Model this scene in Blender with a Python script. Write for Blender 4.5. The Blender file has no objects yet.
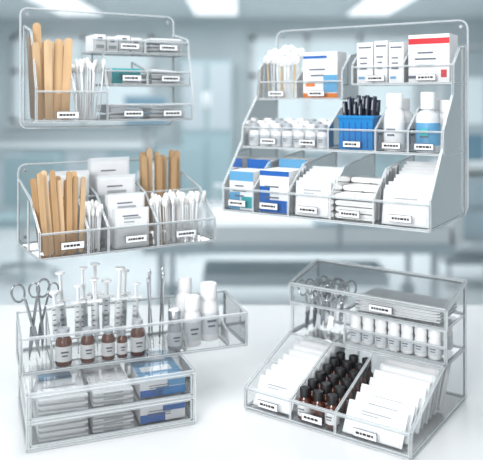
import bpy, math, random
from mathutils import Matrix, Vector
random.seed(11)
R=random.uniform
scene=bpy.context.scene
scene.view_settings.view_transform='Standard'

# ---------------------------------------------------------------- materials
def pm(name,col,rough=0.5,metal=0.0,noise=0.0,nscale=40,emit=0,trans=0.0,spec=0.5,stretch=None):
    m=bpy.data.materials.new(name); m.use_nodes=True
    nt=m.node_tree; b=nt.nodes['Principled BSDF']
    b.inputs['Base Color'].default_value=(*col,1)
    b.inputs['Roughness'].default_value=rough
    b.inputs['Metallic'].default_value=metal
    b.inputs['Specular IOR Level'].default_value=spec
    if emit:
        b.inputs['Emission Color'].default_value=(*col,1); b.inputs['Emission Strength'].default_value=emit
    if noise:
        tc=nt.nodes.new('ShaderNodeTexCoord'); mp=nt.nodes.new('ShaderNodeMapping')
        if stretch: mp.inputs['Scale'].default_value=stretch
        n=nt.nodes.new('ShaderNodeTexNoise'); n.inputs['Scale'].default_value=nscale
        r=nt.nodes.new('ShaderNodeValToRGB')
        r.color_ramp.elements[0].position=0.3; r.color_ramp.elements[1].position=0.7
        r.color_ramp.elements[0].color=(*[c*(1-noise) for c in col],1)
        r.color_ramp.elements[1].color=(*[min(1,c*(1+noise*0.5)) for c in col],1)
        nt.links.new(tc.outputs['Object'],mp.inputs[0]); nt.links.new(mp.outputs[0],n.inputs['Vector'])
        nt.links.new(n.outputs['Fac'],r.inputs[0]); nt.links.new(r.outputs[0],b.inputs['Base Color'])
    if trans:
        o=[x for x in nt.nodes if x.type=='OUTPUT_MATERIAL'][0]
        t=nt.nodes.new('ShaderNodeBsdfTransparent'); mx=nt.nodes.new('ShaderNodeMixShader')
        mx.inputs[0].default_value=trans
        nt.links.new(b.outputs[0],mx.inputs[1]); nt.links.new(t.outputs[0],mx.inputs[2]); nt.links.new(mx.outputs[0],o.inputs[0])
    return m
def sheetmat(name,tint,base,scale,diff):
    m=bpy.data.materials.new(name); m.use_nodes=True
    nt=m.node_tree; nt.nodes.clear()
    o=nt.nodes.new('ShaderNodeOutputMaterial'); t=nt.nodes.new('ShaderNodeBsdfTransparent')
    t.inputs[0].default_value=(*tint,1)
    g=nt.nodes.new('ShaderNodeBsdfGlossy'); g.inputs['Roughness'].default_value=0.02
    fr=nt.nodes.new('ShaderNodeFresnel'); fr.inputs[0].default_value=1.49
    ma=nt.nodes.new('ShaderNodeMath'); ma.operation='MULTIPLY_ADD'; ma.inputs[1].default_value=scale; ma.inputs[2].default_value=base
    nt.links.new(fr.outputs[0],ma.inputs[0])
    mx=nt.nodes.new('ShaderNodeMixShader'); nt.links.new(ma.outputs[0],mx.inputs[0])
    nt.links.new(t.outputs[0],mx.inputs[1]); nt.links.new(g.outputs[0],mx.inputs[2])
    d=nt.nodes.new('ShaderNodeBsdfDiffuse'); d.inputs[0].default_value=(.95,.97,.98,1)
    m2=nt.nodes.new('ShaderNodeMixShader'); m2.inputs[0].default_value=diff
    nt.links.new(mx.outputs[0],m2.inputs[1]); nt.links.new(d.outputs[0],m2.inputs[2])
    nt.links.new(m2.outputs[0],o.inputs[0])
    return m
ACR=sheetmat('acrylic_sheet',(.985,.99,.992),.012,1.0,.014)
ACL=sheetmat('acrylic_lid',(.985,.99,.992),.04,1.4,.04)
GLS=sheetmat('partition_glass',(.99,.995,.995),.0,.10,.0)
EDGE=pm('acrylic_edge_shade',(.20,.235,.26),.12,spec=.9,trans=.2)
EDGEL=pm('acrylic_edge_clear',(.70,.76,.79),.05,spec=1,trans=.6)
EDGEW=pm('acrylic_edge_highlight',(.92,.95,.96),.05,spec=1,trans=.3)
WOOD=[pm('birch_%d'%i,c,.6,noise=.16,nscale=30,stretch=(3,3,.4)) for i,c in enumerate([(.66,.43,.23),(.57,.35,.175),(.74,.52,.31)])]
WOODE=pm('birch_edge',(.30,.16,.07),.7)
COT=pm('cotton',(.91,.91,.90),.95,noise=.05,nscale=300)
PAP=pm('paper_white',(.90,.91,.92),.6,noise=.03,nscale=60)
PAP2=pm('paper_cool',(.68,.72,.75),.55,noise=.05,nscale=60)
PAP3=pm('paper_fold',(.78,.81,.83),.55,noise=.05,nscale=60)
PLW=pm('plastic_white',(.90,.91,.92),.3)
PLG=pm('plastic_grey',(.40,.43,.46),.35)
BLK=pm('ink_black',(.01,.01,.012),.5)
DRK=pm('plastic_dark',(.015,.022,.045),.3)
BLU=pm('carton_blue',(.015,.12,.44),.4)
BLU2=pm('plastic_blue',(.01,.22,.55),.3)
LBL=pm('carton_lightblue',(.12,.36,.60),.4)
RED=pm('carton_red',(.60,.015,.025),.4)
ORG=pm('carton_orange',(.80,.22,.03),.4)
TEAL=pm('carton_teal',(.05,.42,.45),.4)
AMB=pm('amber_glass',(.13,.032,.010),.08,spec=.8)
WINE=pm('dark_amber_glass',(.085,.022,.012),.1,spec=.8)
STL=pm('stainless',(.62,.64,.66),.2,metal=1.0)
STD=pm('stainless_dark',(.36,.38,.40),.22,metal=1.0)
CLR=pm('clear_plastic',(.86,.90,.92),.1,trans=.5)
LIQ=pm('serum_grey',(.58,.62,.65),.2)
INK=pm('text_grey',(.12,.14,.18),.6)

# ---------------------------------------------------------------- mesh builder
class MB:
    def __init__(s,M=None):
        s.v=[];s.f=[];s.m=[];s.sm=[];s.mats=[];s.M=M or Matrix()
    def add(s,vs,fs,mat,smooth=False,L=None):
        T=s.M@L if L is not None else s.M
        o=len(s.v); s.v+= [T@Vector(p) for p in vs]
        if mat not in s.mats: s.mats.append(mat)
        k=s.mats.index(mat)
        for f in fs:
            s.f.append([i+o for i in f]); s.m.append(k); s.sm.append(smooth)
    def box(s,c,d,mat,L=None):
        x,y,z=[a/2 for a in d]; C=Vector(c)
        vs=[C+Vector((i*x,j*y,k*z)) for i in(-1,1) for j in(-1,1) for k in(-1,1)]
        s.add(vs,[(0,1,3,2),(4,6,7,5),(0,4,5,1),(2,3,7,6),(0,2,6,4),(1,5,7,3)],mat,False,L)
    def cyl(s,p0,p1,r0,r1,mat,n=10,L=None,smooth=True,ph=0):
        p0=Vector(p0);p1=Vector(p1);d=(p1-p0).normalized()
        a=d.orthogonal().normalized();b=d.cross(a)
        vs=[]
        for p,r in((p0,r0),(p1,r1)):
            for i in range(n):
                t=2*math.pi*i/n+ph; vs.append(p+a*r*math.cos(t)+b*r*math.sin(t))
        s.add(vs,[(i,(i+1)%n,n+(i+1)%n,n+i) for i in range(n)],mat,smooth,L)
        s.add(vs,[tuple(range(n))[::-1],tuple(range(n,2*n))],mat,False,L)
    def lathe(s,prof,pos,mat,n=16,L=None):
        X,Y,Z=pos; vs=[]
        for r,z in prof:
            for i in range(n):
                t=2*math.pi*i/n; vs.append((X+r*math.cos(t),Y+r*math.sin(t),Z+z))
        fs=[]
        for k in range(len(prof)-1):
            for i in range(n):
                j=(i+1)%n; fs.append((k*n+i,k*n+j,(k+1)*n+j,(k+1)*n+i))
        s.add(vs,fs,mat,True,L)
        s.add(vs,[tuple(range(n))[::-1],tuple(range((len(prof)-1)*n,len(prof)*n))],mat,False,L)
    def ell(s,c,rx,ry,rz,mat,L=None,n=10,k=6):
        vs=[];fs=[]
        for a in range(1,k):
            ph=math.pi*a/k
            for i in range(n):
                t=2*math.pi*i/n
                vs.append((c[0]+rx*math.sin(ph)*math.cos(t),c[1]+ry*math.sin(ph)*math.sin(t),c[2]-rz*math.cos(ph)))
        for a in range(k-2):
            for i in range(n):
                j=(i+1)%n; fs.append((a*n+i,a*n+j,(a+1)*n+j,(a+1)*n+i))
        vs+=[(c[0],c[1],c[2]-rz),(c[0],c[1],c[2]+rz)]
        b=len(vs)-2
        for i in range(n):
            j=(i+1)%n; fs.append((b,j,i)); fs.append((b+1,(k-2)*n+i,(k-2)*n+j))
        s.add(vs,fs,mat,True,L)
    def prismxz(s,poly,th,mat,L=None,emat=None):
        n=len(poly)
        vs=[(x,-th/2,z) for x,z in poly]+[(x,th/2,z) for x,z in poly]
        s.add(vs,[tuple(range(n)),tuple(range(n,2*n))[::-1]],mat,False,L)
        s.add(vs,[(i,n+i,n+(i+1)%n,(i+1)%n) for i in range(n)],emat or mat,False,L)
    def torusxz(s,c,Rx,Rz,r,mat,L=None,n=18,k=6):
        vs=[];fs=[]
        for i in range(n):
            t=2*math.pi*i/n
            for j in range(k):
                q=2*math.pi*j/k; rr=r*math.cos(q)
                vs.append((c[0]+(Rx+rr)*math.cos(t),c[1]+r*math.sin(q),c[2]+(Rz+rr)*math.sin(t)))
        for i in range(n):
            for j in range(k):
                fs.append((i*k+j,((i+1)%n)*k+j,((i+1)%n)*k+(j+1)%k,i*k+(j+1)%k))
        s.add(vs,fs,mat,True,L)
    def done(s,name,parent=None,bevel=0):
        vs=s.v
        lo=Vector([min(p[i] for p in vs) for i in range(3)]);hi=Vector([max(p[i] for p in vs) for i in range(3)])
        c=Vector(((lo.x+hi.x)/2,(lo.y+hi.y)/2,lo.z))
        me=bpy.data.meshes.new(name); me.from_pydata([p-c for p in vs],[],s.f)
        for m in s.mats: me.materials.append(m)
        for i,p in enumerate(me.polygons):
            p.material_index=s.m[i]; p.use_smooth=s.sm[i]
        me.update()
        ob=bpy.data.objects.new(name,me); ob.location=c
        scene.collection.objects.link(ob)
        if parent is not None:
            ob.parent=parent; ob.matrix_parent_inverse=Matrix.Translation(parent.location).inverted()
        if bevel:
            b=ob.modifiers.new('bevel','BEVEL'); b.width=bevel; b.segments=2; b.limit_method='ANGLE'
        return ob
def empty(name,loc):
    e=bpy.data.objects.new(name,None); e.location=loc; e.empty_display_size=.05
    scene.collection.objects.link(e); return e
def frame(x,y,z,deg): return Matrix.Translation((x,y,z))@Matrix.Rotation(math.radians(deg),4,'Z')
def place(x,y,z,rx=0,ry=0,rz=0):
    r=math.radians
    return Matrix.Translation((x,y,z))@Matrix.Rotation(r(ry),4,'Y')@Matrix.Rotation(r(rx),4,'X')@Matrix.Rotation(r(rz),4,'Z')

# acrylic organiser: sheet + polished slab edge (clear band, highlight line, shade line)
class Org:
    def __init__(s,name,M):
        s.M=M; s.e=empty(name,M.translation); s.sh=MB(M); s.ed=MB(M); s.lb=MB(M); s.nm=name
    def P(s,pts,r=.0012,mat=None):
        s.sh.add(pts,[tuple(range(len(pts)))],mat or ACR)
        n=len(pts); V=[Vector(p) for p in pts]; C=sum(V,Vector())/n
        nr=(V[1]-V[0]).cross(V[2]-V[1]).normalized()
        h=r*1.15
        for i in range(n):
            a,b=V[i],V[(i+1)%n]
            inw=nr.cross((b-a).normalized())
            if inw.dot(C-a)<0: inw=-inw
            vs=[p+nr*(h*u)+inw*(h*w) for p in(a,b) for u,w in((-1,-1),(1,-1),(1,1),(-1,1))]
            s.ed.add(vs,[(0,1,5,4),(1,2,6,5),(2,3,7,6),(3,0,4,7)],EDGEL)
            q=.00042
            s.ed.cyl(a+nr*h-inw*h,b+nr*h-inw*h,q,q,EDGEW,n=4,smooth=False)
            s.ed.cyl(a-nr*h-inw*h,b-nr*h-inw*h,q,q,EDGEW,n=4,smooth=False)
            if (b-a).length<.004: continue
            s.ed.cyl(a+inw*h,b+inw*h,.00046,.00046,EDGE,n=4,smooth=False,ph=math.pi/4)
    def side(s,x,prof,r=.0012): s.P([(x,v,z) for v,z in prof],r)
    def hor(s,x0,x1,v0,v1,z,r=.0012,mat=None): s.P([(x0,v0,z),(x1,v0,z),(x1,v1,z),(x0,v1,z)],r,mat)
    def ver(s,x0,x1,v,z0,z1,r=.0012,mat=None): s.P([(x0,v,z0),(x1,v,z0),(x1,v,z1),(x0,v,z1)],r,mat)
    def back(s,x0,x1,v,z0,z1,rad=.012,screws=True):
        pts=[]
        for cx,cz,a0 in((x1-rad,z0+rad,-90),(x1-rad,z1-rad,0),(x0+rad,z1-rad,90),(x0+rad,z0+rad,180)):
            for k in range(5):
                a=math.radians(a0+k*22.5); pts.append((cx+rad*math.cos(a),v,cz+rad*math.sin(a)))
        s.P(pts,.0012)
        if screws:
            for x in(x0+.011,x1-.011):
                for z in(z0+.011,z1-.011):
                    s.lb.cyl((x,v-.002,z),(x,.0005,z),.0032,.0032,PLG,n=12)
                    s.lb.cyl((x,v-.0028,z),(x,v-.002,z),.0018,.0018,STL,n=12)
    def label(s,x,v,z,w=.034,h=.0105):
        s.lb.box((x,v-.0026,z),(w,.0008,h),INK)
        s.lb.box((x,v-.0032,z),(w-.0014,.0008,h-.0014),PLW)
        x0=x-w*.38
        while x0<x+w*.32:
            l=R(.0025,.006); l=min(l,x+w*.38-x0)
            s.lb.box((x0+l/2,v-.0038,z),(l,.0005,.0034),BLK); x0+=l+.0012
    def end(s):
        s.sh.done(s.nm+'_panels',s.e); s.ed.done(s.nm+'_edges',s.e)
        if s.lb.v: s.lb.done(s.nm+'_labels',s.e)

# items ---------------------------------------------------------------
def depressor(mb,L,ln=.15,w=.0175,mat=None):
    p=[];n=7
    for i in range(n+1):
        a=math.pi*i/n; p.append((w/2*math.cos(a),ln-w/2+w/2*math.sin(a)))
    for i in range(n+1):
        a=math.pi+math.pi*i/n; p.append((w/2*math.cos(a),w/2+w/2*math.sin(a)))
    mb.prismxz(p,.0018,mat or random.choice(WOOD),L,WOODE)
def depressors(name,M,pts,ln=.15,w=.0175,var=.06):
    mb=MB(M)
    for (x,y,z,rx,ry,rz) in pts: depressor(mb,place(x,y,z,rx,ry,rz),ln*R(1-var,1.02),w)
    return mb.done(name)
def swab(mb,L,ln=.075,tr=.0026,tl=.006,stick=PLW,sr=.0011):
    mb.cyl((0,0,0),(0,0,ln),sr,sr,stick,6,L)
    mb.ell((0,0,ln),tr,tr,tl,COT,L,8,6)
def swabs(name,M,x0,x1,v0,v1,z,n,ln,tr=.0026,tl=.006,stick=PLW,lean=6,sr=.0011):
    mb=MB(M)
    for i in range(n):
        x=R(x0,x1);v=R(v0,v1); fx=(x-(x0+x1)/2)/(x1-x0)*2
        swab(mb,place(x,v,z,R(-lean,lean)*.5,fx*lean+R(-2,2),0),ln*R(.88,1.04),tr,tl,stick,sr)
    return mb.done(name)
def carton(mb,x,v,z,w,d,h,base=PAP,front=(),top=None,L=None,text=True):
    mb.box((x+w/2,v+d/2,z+h/2),(w,d,h),base,L)
    for a,b,c,e,m in front:
        mb.box((x+w*(a+c)/2,v-.0002,z+h*(b+e)/2),(w*(c-a),.0008,h*(e-b)),m,L)
    if top: mb.box((x+w/2,v+d/2,z+h+.0002),(w*.98,d*.98,.0008),top,L)
    if text:
        for r in range(3):
            zz=z+h*(.62-.13*r)
            mb.box((x+w*.42,v-.0007,zz),(w*R(.35,.6),.0006,h*.035),INK,L)
def packet(mb,L,w,h,th=.004,mat=None,tab=True):
    m=mat or random.choice([PAP,PAP,PAP2])
    e=.10
    mb.box((0,0,h/2),(w,th*.35,h),PAP3 if m is PAP else PAP,L)
    mb.box((0,0,h/2),(w*(1-e),th*.8,h*(1-e)),m,L)
    if tab: mb.box((0,-th*.5-.0002,h*.75),(w*.5,.0005,h*.04),PLG,L); mb.box((-w*.1,-th*.5-.0002,h*.66),(w*.3,.0005,h*.03),PLG,L)
def bottle(mb,x,v,z,r,h,body,cap,label=None,caph=.22,neck=.6,L=None):
    hb=h*(1-caph)
    mb.lathe([(r*.93,0),(r,r*.12),(r,hb*.76),(r*.9,hb*.86),(r*neck,hb*.95),(r*neck,hb)],(x,v,z),body,16,L)
    c=r*max(neck*1.15,.6)
    mb.lathe([(c,hb*.97),(c,h*.98),(c*.92,h)],(x,v,z),cap,16,L)
    if label:
        mb.lathe([(r*1.015,hb*.16),(r*1.015,hb*.66)],(x,v,z),label,16,L)
        mb.box((x,v-r*1.02,z+hb*.48),(r*.9,.0008,hb*.05),INK,L); mb.box((x,v-r*1.02,z+hb*.36),(r*.7,.0008,hb*.04),INK,L)
def scissors(mb,L,ln=.13,op=7,mat=STD,k=1.0):
    for s in(-1,1):
        A=L@Matrix.Translation((0,s*.0012,ln*.42))@Matrix.Rotation(math.radians(s*op),4,'Y')
        mb.prismxz([(-.0034*k,0),(.0036*k,0),(.0032*k,-ln*.2),(s*.0006,-ln*.42),(-.002,-ln*.3)],.0018,mat,A)
        mb.cyl((0,0,0),(s*.002,0,ln*.38),.0022*k,.0018*k,mat,6,A)
        mb.torusxz((s*.0085*k,0,ln*.38+.011*k),.0085*k,.012*k,.0016*k,mat,A)
    mb.cyl((0,-.003,ln*.42),(0,.003,ln*.42),.003,.003,mat,10,L)
def syringe(mb,L,r=.006,ln=.062,ext=.03):
    mb.cyl((0,0,0),(0,0,.018),.0005,.0007,STD,5,L)
    mb.lathe([(.0018,.016),(.0025,.026),(r*.6,.028),(r,.03),(r,.03+ln)],(0,0,0),CLR,12,L)
    mb.cyl((0,0,.032),(0,0,.032+ln*.35),r*.82,r*.82,LIQ,10,L)
    mb.cyl((0,0,.032+ln*.35),(0,0,.037+ln*.35),r*.9,r*.9,DRK,10,L)
    for k in range(6): mb.box((-r*.5,-r*.97,.038+k*ln*.15),(r*.8,.0006,.0011),BLK,L)
    mb.box((0,0,.03+ln),(r*4.2,r*1.7,.0028),PLW,L)
    mb.box((0,0,.0284+ln),(r*4.0,r*1.6,.0007),PLG,L)
    mb.box((0,0,.03+ln*.7+ext*.5),(r*1.0,.0015,ln*.6+ext),PLW,L); mb.box((0,0,.03+ln*.7+ext*.5),(.0015,r*1.0,ln*.6+ext),PAP2,L)
    mb.cyl((0,0,.03+ln+ext),(0,0,.033+ln+ext),r*1.3,r*1.3,PLW,12,L)

# =================================================================== TOP LEFT
M=frame(-.388,1.2265,1.362,30); W=.291
o=Org('wall_mounted_organizer',M)
o.back(0,W,-.004,0,.21)
b=.013
o.hor(0,W,-.006,-.09,b)
o.side(.006,[(-.006,b),(-.09,b),(-.09,b+.055),(-.055,.165),(-.006,.178)])
o.side(.128,[(-.006,b),(-.09,b),(-.09,b+.055),(-.055,.16),(-.006,.165)])
o.side(W,[(-.006,b),(-.09,b),(-.09,b+.052),(-.068,.162),(-.006,.175)])
o.side(.072,[(-.006,b),(-.09,b),(-.09,b+.045),(-.05,.11),(-.006,.12)])
o.ver(.006,.128,-.09,b,b+.05)
for z,v,h in((b,-.09,.028),(.076,-.082,.024),(.133,-.072,.022)):
    if z>b: o.hor(.128 if z<.13 else .108,W,-.006,v,z)
    o.ver(.128 if z<.13 else .108,W,v,z,z+h)
    o.label(.175,v,z+.012,.036,.011); o.label(.25,v,z+.012,.036,.011)
for x in(.205,): 
    o.side(x,[(-.006,.133),(-.072,.133),(-.072,.155),(-.006,.165)]); o.side(x,[(-.006,.076),(-.082,.076),(-.082,.10),(-.006,.12)])
o.label(.058,-.09,.024,.038,.012)
o.end()
pts=[]
for (x,v,ry) in((.016,-.07,-3),(.030,-.078,-1),(.045,-.072,2),(.057,-.079,3),(.022,-.05,-2),(.038,-.045,1),(.052,-.05,2),(.018,-.03,-2),(.032,-.025,0),(.046,-.028,1)):
    pts.append((x,v,b+.002,R(-3,1),ry,R(-15,15)))
depressors('tongue_depressors',M,pts,.164,.0140,.22)
swabs('cotton_swabs',M,.084,.118,-.08,-.03,b+.002,30,.098,.0034,.008,lean=5)
mb=MB(M)
for i in range(5):
    packet(mb,place(.165,-.050,b+.002+i*.0060,-90,0,R(-4,4))@Matrix.Translation((0,0,-.03)),.062,.066,.0065,PAP,tab=False)
    packet(mb,place(.247,-.050,b+.002+i*.0060,-90,0,R(-4,4))@Matrix.Translation((0,0,-.03)),.07,.066,.0065,PAP,tab=False)
for i in range(5):
    packet(mb,place(.25,-.046,.079+i*.0055,-90,0,R(-4,4))@Matrix.Translation((0,0,-.028)),.068,.060,.006,PAP,tab=False)
    packet(mb,place(.25,-.040,.136+i*.0060,-90,0,R(-5,5))@Matrix.Translation((0,0,-.025)),.066,.054,.0064,PAP,tab=False)
mb.done('gauze_packets')
mb=MB(M); carton(mb,.140,-.078,.0775,.054,.055,.027,PAP,[(0,0,.35,1,TEAL),(.35,.55,1,1,TEAL)],TEAL); mb.done('teal_dressing_carton')
mb=MB(M)
for i in range(4): carton(mb,.113+i*.0225,-.066,.1345,.020,.052,.030-.003*(i%2),PAP,[(.15,.2,.85,.4,PLG),(.3,.65,.7,.85,INK)],None,text=False)
mb.done('tape_boxes')

# =================================================================== MID LEFT
M=frame(-.391,1.2248,1.1597,30); W=.31
o=Org('wall_mounted_organizer',M)
o.back(0,W-.008,-.004,0.0,.138)
o.hor(0,W,-.006,-.15,.001)
prof=[(-.006,.001),(-.15,.001),(-.15,.042),(-.09,.088),(-.006,.112)]
for x in(0,.078,.112,.2,W): o.side(x,prof)
o.ver(0,W,-.15,.001,.04); o.ver(0,W,-.078,.001,.085)
o.label(.052,-.15,.019,.038,.012); o.label(.16,-.15,.019,.038,.012); o.label(.252,-.15,.019,.038,.012)
o.end()
pts=[]
for i in range(7): pts.append((.014+i*.0092,-.138+.006*(i%2),.003,R(-4,1),-6+i*1.5+R(-1,1),R(-20,20)))
for i in range(6): pts.append((.014+i*.0100,-.108+.008*(i%2),.003,R(-4,1),-6+i*1.7+R(-1,1),R(-20,20)))
depressors('tongue_depressors',M,pts,.134,.0096,.16)
pts=[]
for i in range(6): pts.append((.222+i*.0135,-.045+.014*(i%2),.003,R(-3,2),-2+i*.6,R(-8,8)))
for i in range(5): pts.append((.228+i*.0135,-.020+.005*(i%2),.003,R(-3,2),-2+i*.6,R(-8,8)))
depressors('tongue_depressors',M,pts,.156,.0118,.10)
swabs('cotton_swabs',M,.084,.108,-.142,-.09,.003,22,.070,.0036,.008,lean=3)
swabs('cotton_swabs',M,.207,.298,-.142,-.088,.003,80,.076,.0036,.008,lean=5)
mb=MB(M)
for i in range(7): packet(mb,place(.075,-.066+i*.0075,.003,0,0,R(-2,2)),.062,.128-R(0,.02),.0078,PAP,tab=False)
mb.done('gauze_pads')
mb=MB(M)
for (v,h,w,x) in((-.14,.066,.06,.157),(-.118,.088,.066,.155),(-.066,.115,.07,.156),(-.035,.144,.074,.155)):
    for k in range(3): packet(mb,place(x,v+k*.0062,.003,0,0,R(-1,1)),w,h-k*.001,.006,PAP,tab=(k==0))
    mb.box((x-.004,v-.0038,h*.86),(.028,.0005,.002),INK)
mb.done('sterile_dressing_packs')

# =================================================================== TOP RIGHT
W=.375
M=frame(.389-.839*W,1.2136+.545*W,1.213,-33)
o=Org('wall_mounted_tiered_organizer',M)
o.back(0,W+.004,-.004,0,.336,.015)
t2,t1a,t1b=.111,.200,.226
prof=[(-.006,.001),(-.195,.001),(-.195,.046),(-.135,.120),(-.13,.150),(-.08,.205),(-.075,.255),(-.04,.285),(-.006,.29)]
o.side(0,prof,.0013); o.side(W,prof,.0014)
o.hor(0,W,-.006,-.195,.001,.0013); o.ver(0,W,-.195,.001,.04,.0014)
for x in(.062,.132,.21,.285): o.side(x,[(-.006,.001),(-.195,.001),(-.195,.042),(-.14,.085),(-.006,.1)],.0010)
o.hor(0,W,-.006,-.13,t2,.0013); o.ver(0,W,-.13,t2,t2+.036)
for x in(.175,.262,.318): o.side(x,[(-.006,t2),(-.13,t2),(-.13,t2+.038),(-.08,t2+.072),(-.006,t2+.08)],.0010)
o.hor(0,.176,-.006,-.075,t1a,.0013); o.ver(0,.176,-.075,t1a,t1a+.032)
o.side(.176,[(-.006,t1a),(-.075,t1a),(-.075,t1a+.05),(-.04,t1a+.08),(-.006,t1a+.085)],.0010)
o.side(.082,[(-.006,t1a),(-.075,t1a),(-.075,t1a+.035),(-.04,t1a+.06),(-.006,t1a+.065)],.0010)
o.hor(.196,W,-.006,-.075,t1b,.0013); o.ver(.196,W,-.075,t1b,t1b+.03)
o.side(.196,[(-.006,t1b),(-.075,t1b),(-.075,t1b+.035),(-.04,t1b+.06),(-.006,t1b+.065)],.0010)
o.side(.29,[(-.006,t1b),(-.075,t1b),(-.075,t1b+.035),(-.04,t1b+.06),(-.006,t1b+.065)],.0010)
for x in(.03,.095,.17,.245,.33): o.label(x,-.195,.016,.036,.0115)
for x in(.055,.135,.22,.29,.345): o.label(x,-.13,t2+.012,.032,.0105)
for x in(.04,.125): o.label(x,-.075,t1a+.010,.034,.0105)
for x in(.24,.33): o.label(x,-.075,t1b+.010,.034,.0105)
o.end()
mb=MB(M)
for i in range(20):
    x=.016+(i%7)*.0088+R(-.002,.002);v=-.064+(i//7)*.018+R(-.003,.003)
    L=place(x,v,t1a+.002,R(-3,3),(x-.040)*160,0)
    ln=.092-.010*(2-i//7)+R(-.004,.004); mb.cyl((0,0,0),(0,0,ln),.0012,.0012,PLW if i%3 else WOOD[2],6,L); mb.ell((0,0,ln),.0085,.004,.0085,COT,L,12,8)
    mb.ell((0,-.0032,ln),.0045,.0012,.0045,PAP2,L,10,6)
mb.done('round_tip_swabs')
mb=MB(M)
carton(mb,.090,-.062,t1a+.002,.070,.04,.085,PAP,[(.0,.0,1,.10,ORG),(.6,.12,1,.5,LBL),(.0,.86,.7,.92,BLU),(.08,.25,.35,.32,ORG)],None)
mb.done('medicine_carton')
mb=MB(M)
for x,w,h in((.200,.03,.072),(.233,.024,.074),(.260,.026,.07)):
    carton(mb,x,-.064,t1b+.002,w,.045,h,PAP,[(.1,.86,.9,.9,INK),(.1,.1,.5,.16,LBL)],None)
mb.done('ointment_cartons')
mb=MB(M)
carton(mb,.296,-.066,t1b+.002,.070,.05,.081,PAP,[(.0,.80,1,.92,RED),(.0,.08,.55,.14,INK),(.8,.1,.94,.26,RED)],None)
mb.done('red_striped_carton')
mb=MB(M)
for j,v in enumerate((-.115,-.09,-.065)):
    for i in range(7):
        bottle(mb,.015+i*.0237,v,t2+.002,.0102,.042+.004*j,PLW,PLG if (i+j)%3==0 else PLW,PAP2,.28,.7)
mb.done('vial_bottles')
mb=MB(M)
c=(.222,-.098,t2+.002)
mb.box((c[0],c[1],c[2]+.001),(.058,.046,.002),BLU2)
for a,b_,s in((0,-1,(.062,.002)),(0,1,(.062,.002))): mb.box((c[0],c[1]+b_*.023,c[2]+.029),(s[0],s[1],.058),BLU2)
for s in(-1,1): mb.box((c[0]+s*.030,c[1],c[2]+.029),(.002,.046,.058),BLU2)
for s in(-1,1): mb.box((c[0],c[1]+s*.0245,c[2]+.056),(.066,.003,.005),BLU2)
for s in(-1,1): mb.box((c[0]+s*.032,c[1],c[2]+.056),(.003,.05,.005),BLU2)
for k in range(5): mb.box((c[0]-.022+k*.011,c[1]-.0245,c[2]+.025),(.0025,.0015,.045),BLU)
mb.done('blue_utility_cup',bevel=.0008)
mb=MB(M)
for i in range(18):
    L=place(c[0]-.021+(i%6)*.0084,c[1]-.012+(i//6)*.012,c[2]+.004,R(-3,3),(i%6-2.5)*1.5+R(-1,1),0); h=R(.074,.090)
    mb.cyl((0,0,0),(0,0,h*.75),.0036,.0036,DRK,8,L); mb.cyl((0,0,h*.75),(0,0,h),.0044,.0036,DRK,8,L); mb.box((0,-.0045,h*.85),(.0016,.0012,h*.2),PLG,L)
mb.done('marker_pens')
mb=MB(M)
bottle(mb,.282,-.052,t2+.002,.017,.088,PLW,PLW,PAP2,.2,.55); bottle(mb,.337,-.045,t2+.002,.017,.088,PLW,PLW,PAP2,.2,.55)
bottle(mb,.286,-.106,t2+.002,.0175,.096,PLW,PLW,PAP,.22,.7)
bottle(mb,.358,-.055,t2+.002,.014,.085,PLW,PLW,PAP2,.22,.7)
mb.done('plastic_bottles')
mb=MB(M)
bottle(mb,.343,-.106,t2+.002,.0195,.098,PAP2,PLW,LBL,.26,.45)
mb.box((.343,-.1265,t2+.035),(.014,.001,.012),TEAL)
mb.done('antiseptic_bottle')
mb=MB(M)
carton(mb,.006,-.185,.003,.050,.05,.068,PAP,[(0,.0,.45,.45,LBL),(0,.75,1,1,LBL),(.5,.05,1,.35,TEAL)],PAP)
carton(mb,.006,-.125,.003,.050,.05,.085,PAP,[(0,.8,1,1,BLU)],None)
carton(mb,.068,-.182,.003,.058,.06,.072,PAP,[(0,0,1,.3,BLU),(.0,.3,.35,.62,BLU),(.0,.88,1,1,BLU)],PAP)
carton(mb,.07,-.118,.003,.056,.04,.088,PAP,[(0,.75,1,1,LBL)],None)
mb.done('medication_cartons')
mb=MB(M)
for i in range(6): packet(mb,place(.171,-.18+i*.012,.003,-4,0,R(-2,2)),.066,.058+i*.004,.011,PAP,tab=(i==0))
mb.done('gauze_pads')
mb=MB(M)
for i in range(3):
    for j in range(2):
        for k in range(4+i):
            xx=.2305+j*.034+R(-.001,.001); yy=-.165+i*.032; zz=.0085+k*.0105
            mb.box((xx,yy,zz),(.031,.028,.0085),COT)
            mb.cyl((xx-.0155,yy-.0135,zz),(xx-.0155,yy+.0135,zz),.00425,.00425,COT,10)
            mb.box((xx,yy-.0142,zz),(.024,.0004,.0010),PAP2)
mb.done('folded_gauze')
mb=MB(M)
for i in range(9): packet(mb,place(.331+R(-.002,.002),-.182+i*.013,.003,-10,0,R(-4,4)),.076,.055+i*.0045,.006,PAP,tab=(i==0))
mb.done('wound_dressing_packets')

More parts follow.
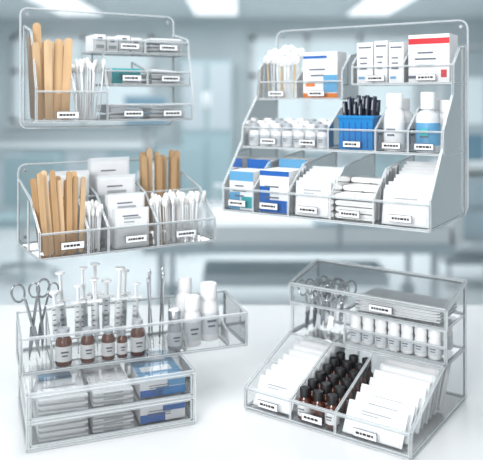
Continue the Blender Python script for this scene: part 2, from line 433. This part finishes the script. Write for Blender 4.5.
# =================================================================== BOTTOM LEFT
M=frame(-.310,1.014,.9025,21)
o=Org('desk_organizer_with_drawers',M)
W=.252;D=.188
for z in(.0015,.041): o.hor(0,W,0,D,z,.0018)
o.hor(0,W,0,D,.0805,.0020,ACL)
o.side(0,[(0,.001),(D,.001),(D,.081),(0,.081)],.0018); o.side(W,[(0,.001),(D,.001),(D,.081),(0,.081)],.0018)
o.ver(0,W,D,.001,.08)
for z in(.006,.045): o.ver(.005,W-.005,.001,z,z+.030)
T0,T1=.075,D; WT=.370; z=.0835
o.hor(-.004,WT,T0,T1,z,.0018); o.ver(-.004,WT,T0,z,z+.054,.0018); o.ver(-.004,WT,T1,z,z+.064)
o.side(-.004,[(T0,z),(T1,z),(T1,z+.064),(T0,z+.054)],.0018); o.side(WT,[(T0,z),(T1,z),(T1,z+.064),(T0,z+.054)],.0018)
for x in(.044,.198,.262,.338): o.side(x,[(T0,z),(T1,z),(T1,z+.06),(T0+.01,z+.025)],.0010)
o.ver(.044,.198,T0+.035,z,z+.035,.0009)
o.end()
mb=MB(M)
for x0,zb in((.012,.007),(.012,.0465)):
    for i in range(3):
        packet(mb,place(x0+.04,.008,zb+i*.0085,-90,0,R(-3,3)),.072,.15,.0090,PAP,tab=False)
        packet(mb,place(x0+.114,.008,zb+i*.0080,-90,0,R(-3,3)),.062,.15,.0086,PAP,tab=False)
        mb.box((x0+.114,.0072,zb+i*.0080),(.03,.0006,.0018),PLG)
for p in range(3): mb.box((.05+R(-.01,.01),.06+p*.03,.0685),(.05,.024,.001),LBL if p==1 else PAP2)
mb.done('gauze_packets')
mb=MB(M)
carton(mb,.168,.010,.0068,.072,.12,.027,PAP,[(.0,.0,.55,.45,BLU),(.5,.55,1,.95,BLU)],PAP)
carton(mb,.168,.010,.0465,.072,.12,.027,PAP,[(.0,.0,.5,.4,BLU),(.35,.0,1,.45,BLU2),(.6,.5,1,1,LBL)],LBL)
mb.box((.202,.05,.0743),(.05,.02,.0006),PAP); mb.box((.202,.10,.0743),(.05,.03,.0006),PAP)
mb.done('medicine_cartons')
mb=MB(M); z=.0855
for x,v,r,h in((.062,.091,.0130,.058),(.100,.091,.0115,.054),(.133,.091,.0110,.052),(.156,.091,.0085,.045),(.182,.091,.0120,.058)):
    bottle(mb,x,v,z,r,h,AMB,PLG,PAP,.18,.62)
mb.done('amber_medicine_bottles')
mb=MB(M)
scissors(mb,place(.020,.125,z,-2,-3,12),.128,10,STD,1.2); scissors(mb,place(.030,.155,z,-2,4,-10),.118,7,STD)
mb.done('surgical_scissors')
mb=MB(M)
for x,v,ry,e in((.058,.128,-4,.02),(.072,.15,-4,.045),(.090,.128,0,.026),(.106,.155,-2,.050),(.122,.128,-3,.035),(.139,.15,1,.025),(.155,.128,2,.05),(.170,.155,2,.038),(.184,.128,2,.022),(.125,.172,0,.05)):
    syringe(mb,place(x,v,z,R(-1,1),ry,R(-20,20)),R(.0050,.0066),.056,e)
mb.done('syringes')
mb=MB(M)
for x,v,ry in((.208,.11,-2),(.214,.15,1),(.228,.125,3),(.236,.16,3)):
    L=place(x,v,z,0,ry); mb.cyl((0,0,0),(0,0,.115),.0006,.0018,STD,6,L); mb.cyl((.006,0,0),(.001,0,.115),.0006,.0018,STL,6,L); mb.ell((.0005,0,.118),.003,.002,.008,STL,L)
mb.done('steel_forceps')
mb=MB(M)
bottle(mb,.247,.095,z,.0125,.066,PLG,STL,PAP2,.3,.8)
bottle(mb,.284,.160,z,.0175,.102,PLW,PLW,PAP,.2,.6); bottle(mb,.317,.124,z,.0178,.098,PLW,PLW,PAP2,.24,.75); bottle(mb,.280,.104,z,.0158,.084,PLW,PLW,PAP2,.24,.75)
mb.done('plastic_bottles')

# =================================================================== BOTTOM RIGHT
M=frame(.007,1.156,.9025,-35)
o=Org('desk_organizer_stepped',M)
W=.284;D=.247;F=.150
e=.0018
o.hor(0,W,0,D,.0015,e)
prof=[(0,.001),(D,.001),(D,.085),(F-.01,.085),(0,.034)]
for x in(0,.086,.165,W): o.side(x,prof,e if x in(0,W) else .0013)
o.ver(0,W,0,.001,.033,e); o.ver(0,W,D,.001,.196,e)
o.hor(0,W,F-.01,D,.085,e)
for x in(0,W): o.side(x,[(F,.087),(D,.087),(D,.196),(F,.176)],e)
o.side(.106,[(F,.087),(D,.087),(D,.143),(F,.143)])
o.ver(.106,W,F,.087,.112,e); o.hor(.106,W,F-.002,D,.143,e)
o.P([(-.002,F-.004,.174),(W+.002,F-.004,.174),(W+.002,D,.198),(-.002,D,.198)],.0020,ACL)
o.ver(-.002,W+.002,F-.004,.142,.174,.0018,ACR)
o.label(.045,0,.016,.038,.012); o.label(.126,0,.016,.036,.012); o.label(.215,0,.016,.038,.012)
o.label(.175,F-.004,.158,.042,.012)
o.end()
mb=MB(M)
for i in range(11): packet(mb,place(.043+R(-.001,.001),.012+i*.0162,.004,-32,0,R(-2,2)),.074,min(.048+i*.0040,.083),.0035,PAP,tab=(i<2))
mb.done('dressing_packets')
mb=MB(M)
for i in range(9): packet(mb,place(.224+R(-.005,.005),.010+i*.0195,.004,-34+R(-4,4),0,R(-4,4)),.094,min(.048+i*.0052,.083),.0045,PAP,tab=True)
mb.done('sterile_envelopes')
mb=MB(M)
for i in range(3):
    for j in range(6):
        bottle(mb,.1015+i*.0245,.018+j*.025,.004,.0112,.048+.004*j if j<5 else .066,WINE,BLK,PAP if (i+j)%2==0 else None,.26,.62)
mb.done('dark_glass_bottles')
mb=MB(M)
for i in range(7):
    for j in range(3):
        bottle(mb,.1195+i*.0235,.166+j*.028,.0875,.0106,.048,PLW,PLW,PAP2,.26,.85)
mb.done('pill_bottles')
mb=MB(M)
for i in range(9):
    scissors(mb,place(.020+i*.0058,.166+(i%4)*.018,.0885,-1+R(-2,2),4+i*.5+R(-2,2),R(-20,20)),.078,R(4,6),STD if i%2 else STL,1.15)
mb.done('surgical_scissors')
mb=MB(M)
for i in range(4):
    packet(mb,place(.196+R(-.003,.003),F+.006,.148+i*.0055,-90,0,R(-2,2)),.15,.084,.006,PAP,tab=False)
mb.done('gauze_sheets')

# =================================================================== counter & partition
CT=pm('counter_solid_surface',(.80,.81,.82),.25,noise=.02,nscale=8)
CB=pm('counter_base',(.75,.80,.83),.4)
mb=MB()
mb.box((0,1.13,.88),(3.0,1.24,.04),CT)
mb.box((0,1.13,.47),(2.9,1.14,.78),CB); mb.box((0,1.13,.04),(2.8,1.04,.08),PLG)
for i in range(5): mb.box((-1.16+i*.58,.552,.47),(.56,.018,.72),CB); mb.box((-1.16+i*.58,.54,.78),(.14,.012,.012),STL)
mb.done('white_counter',bevel=.006)
mb=MB()
pts=[(-.75,1.0177),(.0129,1.4580),(.75,.9795)]
mb.add([(pts[0][0],pts[0][1],.9005),(pts[1][0],pts[1][1],.9005),(pts[2][0],pts[2][1],.9005),(pts[0][0],pts[0][1],1.8),(pts[1][0],pts[1][1],1.8),(pts[2][0],pts[2][1],1.8)],[(0,1,4,3),(1,2,5,4)],GLS)
mb.done('glass_partition')

# =================================================================== room
WALL=pm('wall_paint',(.60,.665,.69),.7,noise=.03,nscale=3)
FL=pm('vinyl_floor',(.70,.75,.77),.5,noise=.05,nscale=4)
CE=pm('ceiling_tile',(.74,.79,.81),.8,noise=.02,nscale=6)
TRM=pm('trim_white',(.74,.78,.80),.4)
CAB=pm('cabinet_teal',(.38,.51,.55),.4)
CAB2=pm('cabinet_grey',(.53,.60,.64),.4)
EM=pm('lamp_diffuser',(.95,.98,1),.5,emit=.8)
SKY=pm('window_daylight',(.60,.68,.71),.5,emit=.40)
SCR=pm('monitor_screen',(.18,.32,.42),.2)
SHEET=pm('bed_linen',(.80,.84,.86),.8)
BP=pm('bed_blue',(.50,.61,.67),.6)
GRY=pm('soft_grey',(.46,.53,.57),.5)
def simple(name,parts,bevel=0):
    mb=MB()
    for p in parts:
        if p[0]=='c': mb.cyl(*p[1:])
        else: mb.box(*p)
    return mb.done(name,bevel=bevel)
simple('floor',[((0,3.5,-.05),(7.2,11.2,.1),FL)])
simple('ceiling',[((0,4.6,2.5),(7.2,9.0,.1),CE)])
simple('wall_back',[((0,9.05,1.225),(7.0,.1,2.45),WALL)])
simple('wall_left',[((-3.55,3.5,1.225),(.1,11.2,2.45),WALL)])
simple('wall_right',[((3.55,3.5,1.225),(.1,11.2,2.45),WALL)])
simple('baseboard_back',[((0,8.985,.06),(7.0,.03,.12),TRM)])
def window(name,x0,x1,z0,z1,n):
    p=[(((x0+x1)/2,8.985,(z0+z1)/2),(x1-x0,.02,z1-z0),SKY)]
    for i in range(n+1):
        x=x0+(x1-x0)*i/n; p.append(((x,8.96,(z0+z1)/2),(.06,.06,z1-z0+.06),TRM))
    for z in(z0,z1,z0+(z1-z0)*.6): p.append((((x0+x1)/2,8.96,z),(x1-x0+.06,.06,.06),TRM))
    p.append((((x0+x1)/2,8.93,z0-.05),(x1-x0+.16,.12,.04),TRM))
    simple(name,p)
window('window_1',.15,2.2,1.0,2.2,3); window('window_2',-2.9,-1.15,1.15,2.2,2)
simple('door_1',[((2.95,8.97,1.02),(.75,.05,2.04),CAB2),((2.95,8.94,1.4),(.3,.02,.6),SKY),((2.66,8.92,1.0),(.12,.04,.03),STL),((2.55,8.96,1.04),(.06,.07,2.1),TRM),((3.35,8.96,1.04),(.06,.07,2.1),TRM),((2.95,8.96,2.09),(.86,.07,.06),TRM)])
simple('tall_storage_cabinet',[((-.42,8.7,1.0),(.62,.5,1.8),CAB),((-.42,8.7,.05),(.56,.44,.1),PLG),((-.58,8.44,1.45),(.27,.02,.8),CAB2),((-.26,8.44,1.45),(.27,.02,.8),CAB2),((-.58,8.44,.55),(.27,.02,.8),CAB),((-.26,8.44,.55),(.27,.02,.8),CAB),((-.45,8.42,1.4),(.015,.02,.2),STL),((-.39,8.42,1.4),(.015,.02,.2),STL)])
p=[((-2.1,8.65,.44),(2.0,.6,.8),CAB2),((-2.1,8.63,.86),(2.06,.66,.04),SHEET)]
for i in range(4): p+= [((-2.85+i*.5,8.34,.45),(.47,.02,.7),CAB if i%2 else CAB2),((-2.85+i*.5,8.32,.72),(.16,.02,.02),STL)]
simple('base_cabinet_run',p)
p=[((1.5,8.65,.42),(1.9,.6,.76),CAB2),((1.5,8.63,.82),(1.96,.66,.04),SHEET)]
for i in range(4): p+= [((.8+i*.46,8.34,.43),(.43,.02,.68),CAB2 if i%2 else CAB),((.8+i*.46,8.32,.7),(.16,.02,.02),STL)]
simple('base_cabinet_run',p)
simple('rolling_monitor',[((-.98,7.2,1.30),(.46,.05,.32),GRY),((-.98,7.17,1.30),(.42,.01,.28),SCR),('c',(-.98,7.24,0.03),(-.98,7.24,1.2),.03,.03,PLG),((-.98,7.24,.02),(.5,.45,.04),PLG)])
p=[((.35,4.7,.50),(1.9,.85,.06),GRY),((.35,4.7,.58),(1.86,.82,.12),SHEET),((-.45,4.7,.68),(.36,.6,.10),SHEET),((.85,4.7,.645),(.8,.84,.03),BP),((-.63,4.7,.72),(.05,.86,.45),TRM),((1.33,4.7,.66),(.05,.86,.32),TRM),((.35,4.7,.25),(1.2,.4,.08),CAB2)]
for x in(-.5,1.2):
    for y in(4.35,5.05): p+= [('c',(x,y,.05),(x,y,.5),.025,.025,STL),('c',(x,y-.02,.05),(x,y+.02,.05),.05,.05,GRY)]
for y in(4.27,5.13): p+= [('c',(-.2,y,.78),(.6,y,.78),.014,.014,STL),('c',(-.2,y,.5),(-.2,y,.78),.012,.012,STL),('c',(.6,y,.5),(.6,y,.78),.012,.012,STL)]
simple('hospital_bed',p,.01)
def chair(name,x,y,mat):
    p=[((x,y,.46),(.46,.45,.07),mat),((x,y+.22,.74),(.44,.05,.42),mat),('c',(x,y,.1),(x,y,.44),.03,.03,STL)]
    for a in range(5):
        t=a*2*math.pi/5; p+= [('c',(x,y,.1),(x+.27*math.cos(t),y+.27*math.sin(t),.06),.018,.014,STL),('c',(x+.27*math.cos(t),y+.27*math.sin(t)-.015,.03),(x+.27*math.cos(t),y+.27*math.sin(t)+.015,.03),.03,.03,GRY)]
    simple(name,p,.01)
chair('office_chair',-.62,6.6,CAB); chair('office_chair',-1.75,5.6,CAB)
chair('office_chair',2.15,6.4,BP)
simple('medical_trolley',[((1.75,5.4,.90),(.5,.42,.04),TRM),((1.75,5.4,.6),(.46,.4,.5),CAB2),((1.75,5.19,.72),(.42,.02,.18),BP),((1.75,5.19,.5),(.42,.02,.18),BP),((1.75,5.4,.2),(.46,.4,.03),PLG)]+[('c',(1.75+a*.2,5.4+b_*.17,.0),(1.75+a*.2,5.4+b_*.17,.6),.018,.018,STL) for a in(-1,1) for b_ in(-1,1)]+[((1.72,5.4,1.05),(.3,.04,.22),GRY),((1.72,5.375,1.05),(.27,.01,.19),SCR),((1.72,5.4,.93),(.05,.05,.06),PLG)])
def clight(name,x,y0,y1):
    simple(name,[((x,(y0+y1)/2,2.437),(.5,y1-y0,.02),EM),((x-.27,(y0+y1)/2,2.436),(.04,y1-y0+.08,.026),TRM),((x+.27,(y0+y1)/2,2.436),(.04,y1-y0+.08,.026),TRM)])
for i,x in enumerate((-1.9,-.3,1.5)): clight('ceiling_light_panel',x,5.2,8.4)
clight('ceiling_light_panel',0.0,.3,2.6)

# =================================================================== lights
def area(name,loc,rot,sx,sy,pw,col=(1,1,1)):
    l=bpy.data.lights.new(name,'AREA'); l.shape='RECTANGLE'; l.size=sx; l.size_y=sy; l.energy=pw; l.color=col
    ob=bpy.data.objects.new(name,l); ob.location=loc; ob.rotation_euler=[math.radians(a) for a in rot]; scene.collection.objects.link(ob)
area('area_light_counter',(-.3,1.1,2.40),(0,0,0),.8,.6,10)
area('area_light_front',(-.8,-.8,1.85),(70,0,-32),.8,.6,33)
area('area_light_room',(0,6.2,2.38),(0,0,0),5,4,104,(.99,.995,1))
w=bpy.data.worlds.new('world'); scene.world=w; w.use_nodes=True
w.node_tree.nodes['Background'].inputs[0].default_value=(.97,.985,1,1); w.node_tree.nodes['Background'].inputs[1].default_value=.80

# =================================================================== camera
cd=bpy.data.cameras.new('camera'); cam=bpy.data.objects.new('camera',cd); scene.collection.objects.link(cam)
cam.location=(0,0,1.411); cam.rotation_euler=(math.radians(90),0,0)
cd.sensor_width=36; cd.lens=700/483*36; cd.shift_y=-130/483
cd.dof.use_dof=True; cd.dof.focus_distance=1.11
cd.dof.aperture_fstop=(cd.lens/1000)/.017
cd.clip_start=.02
scene.camera=cam
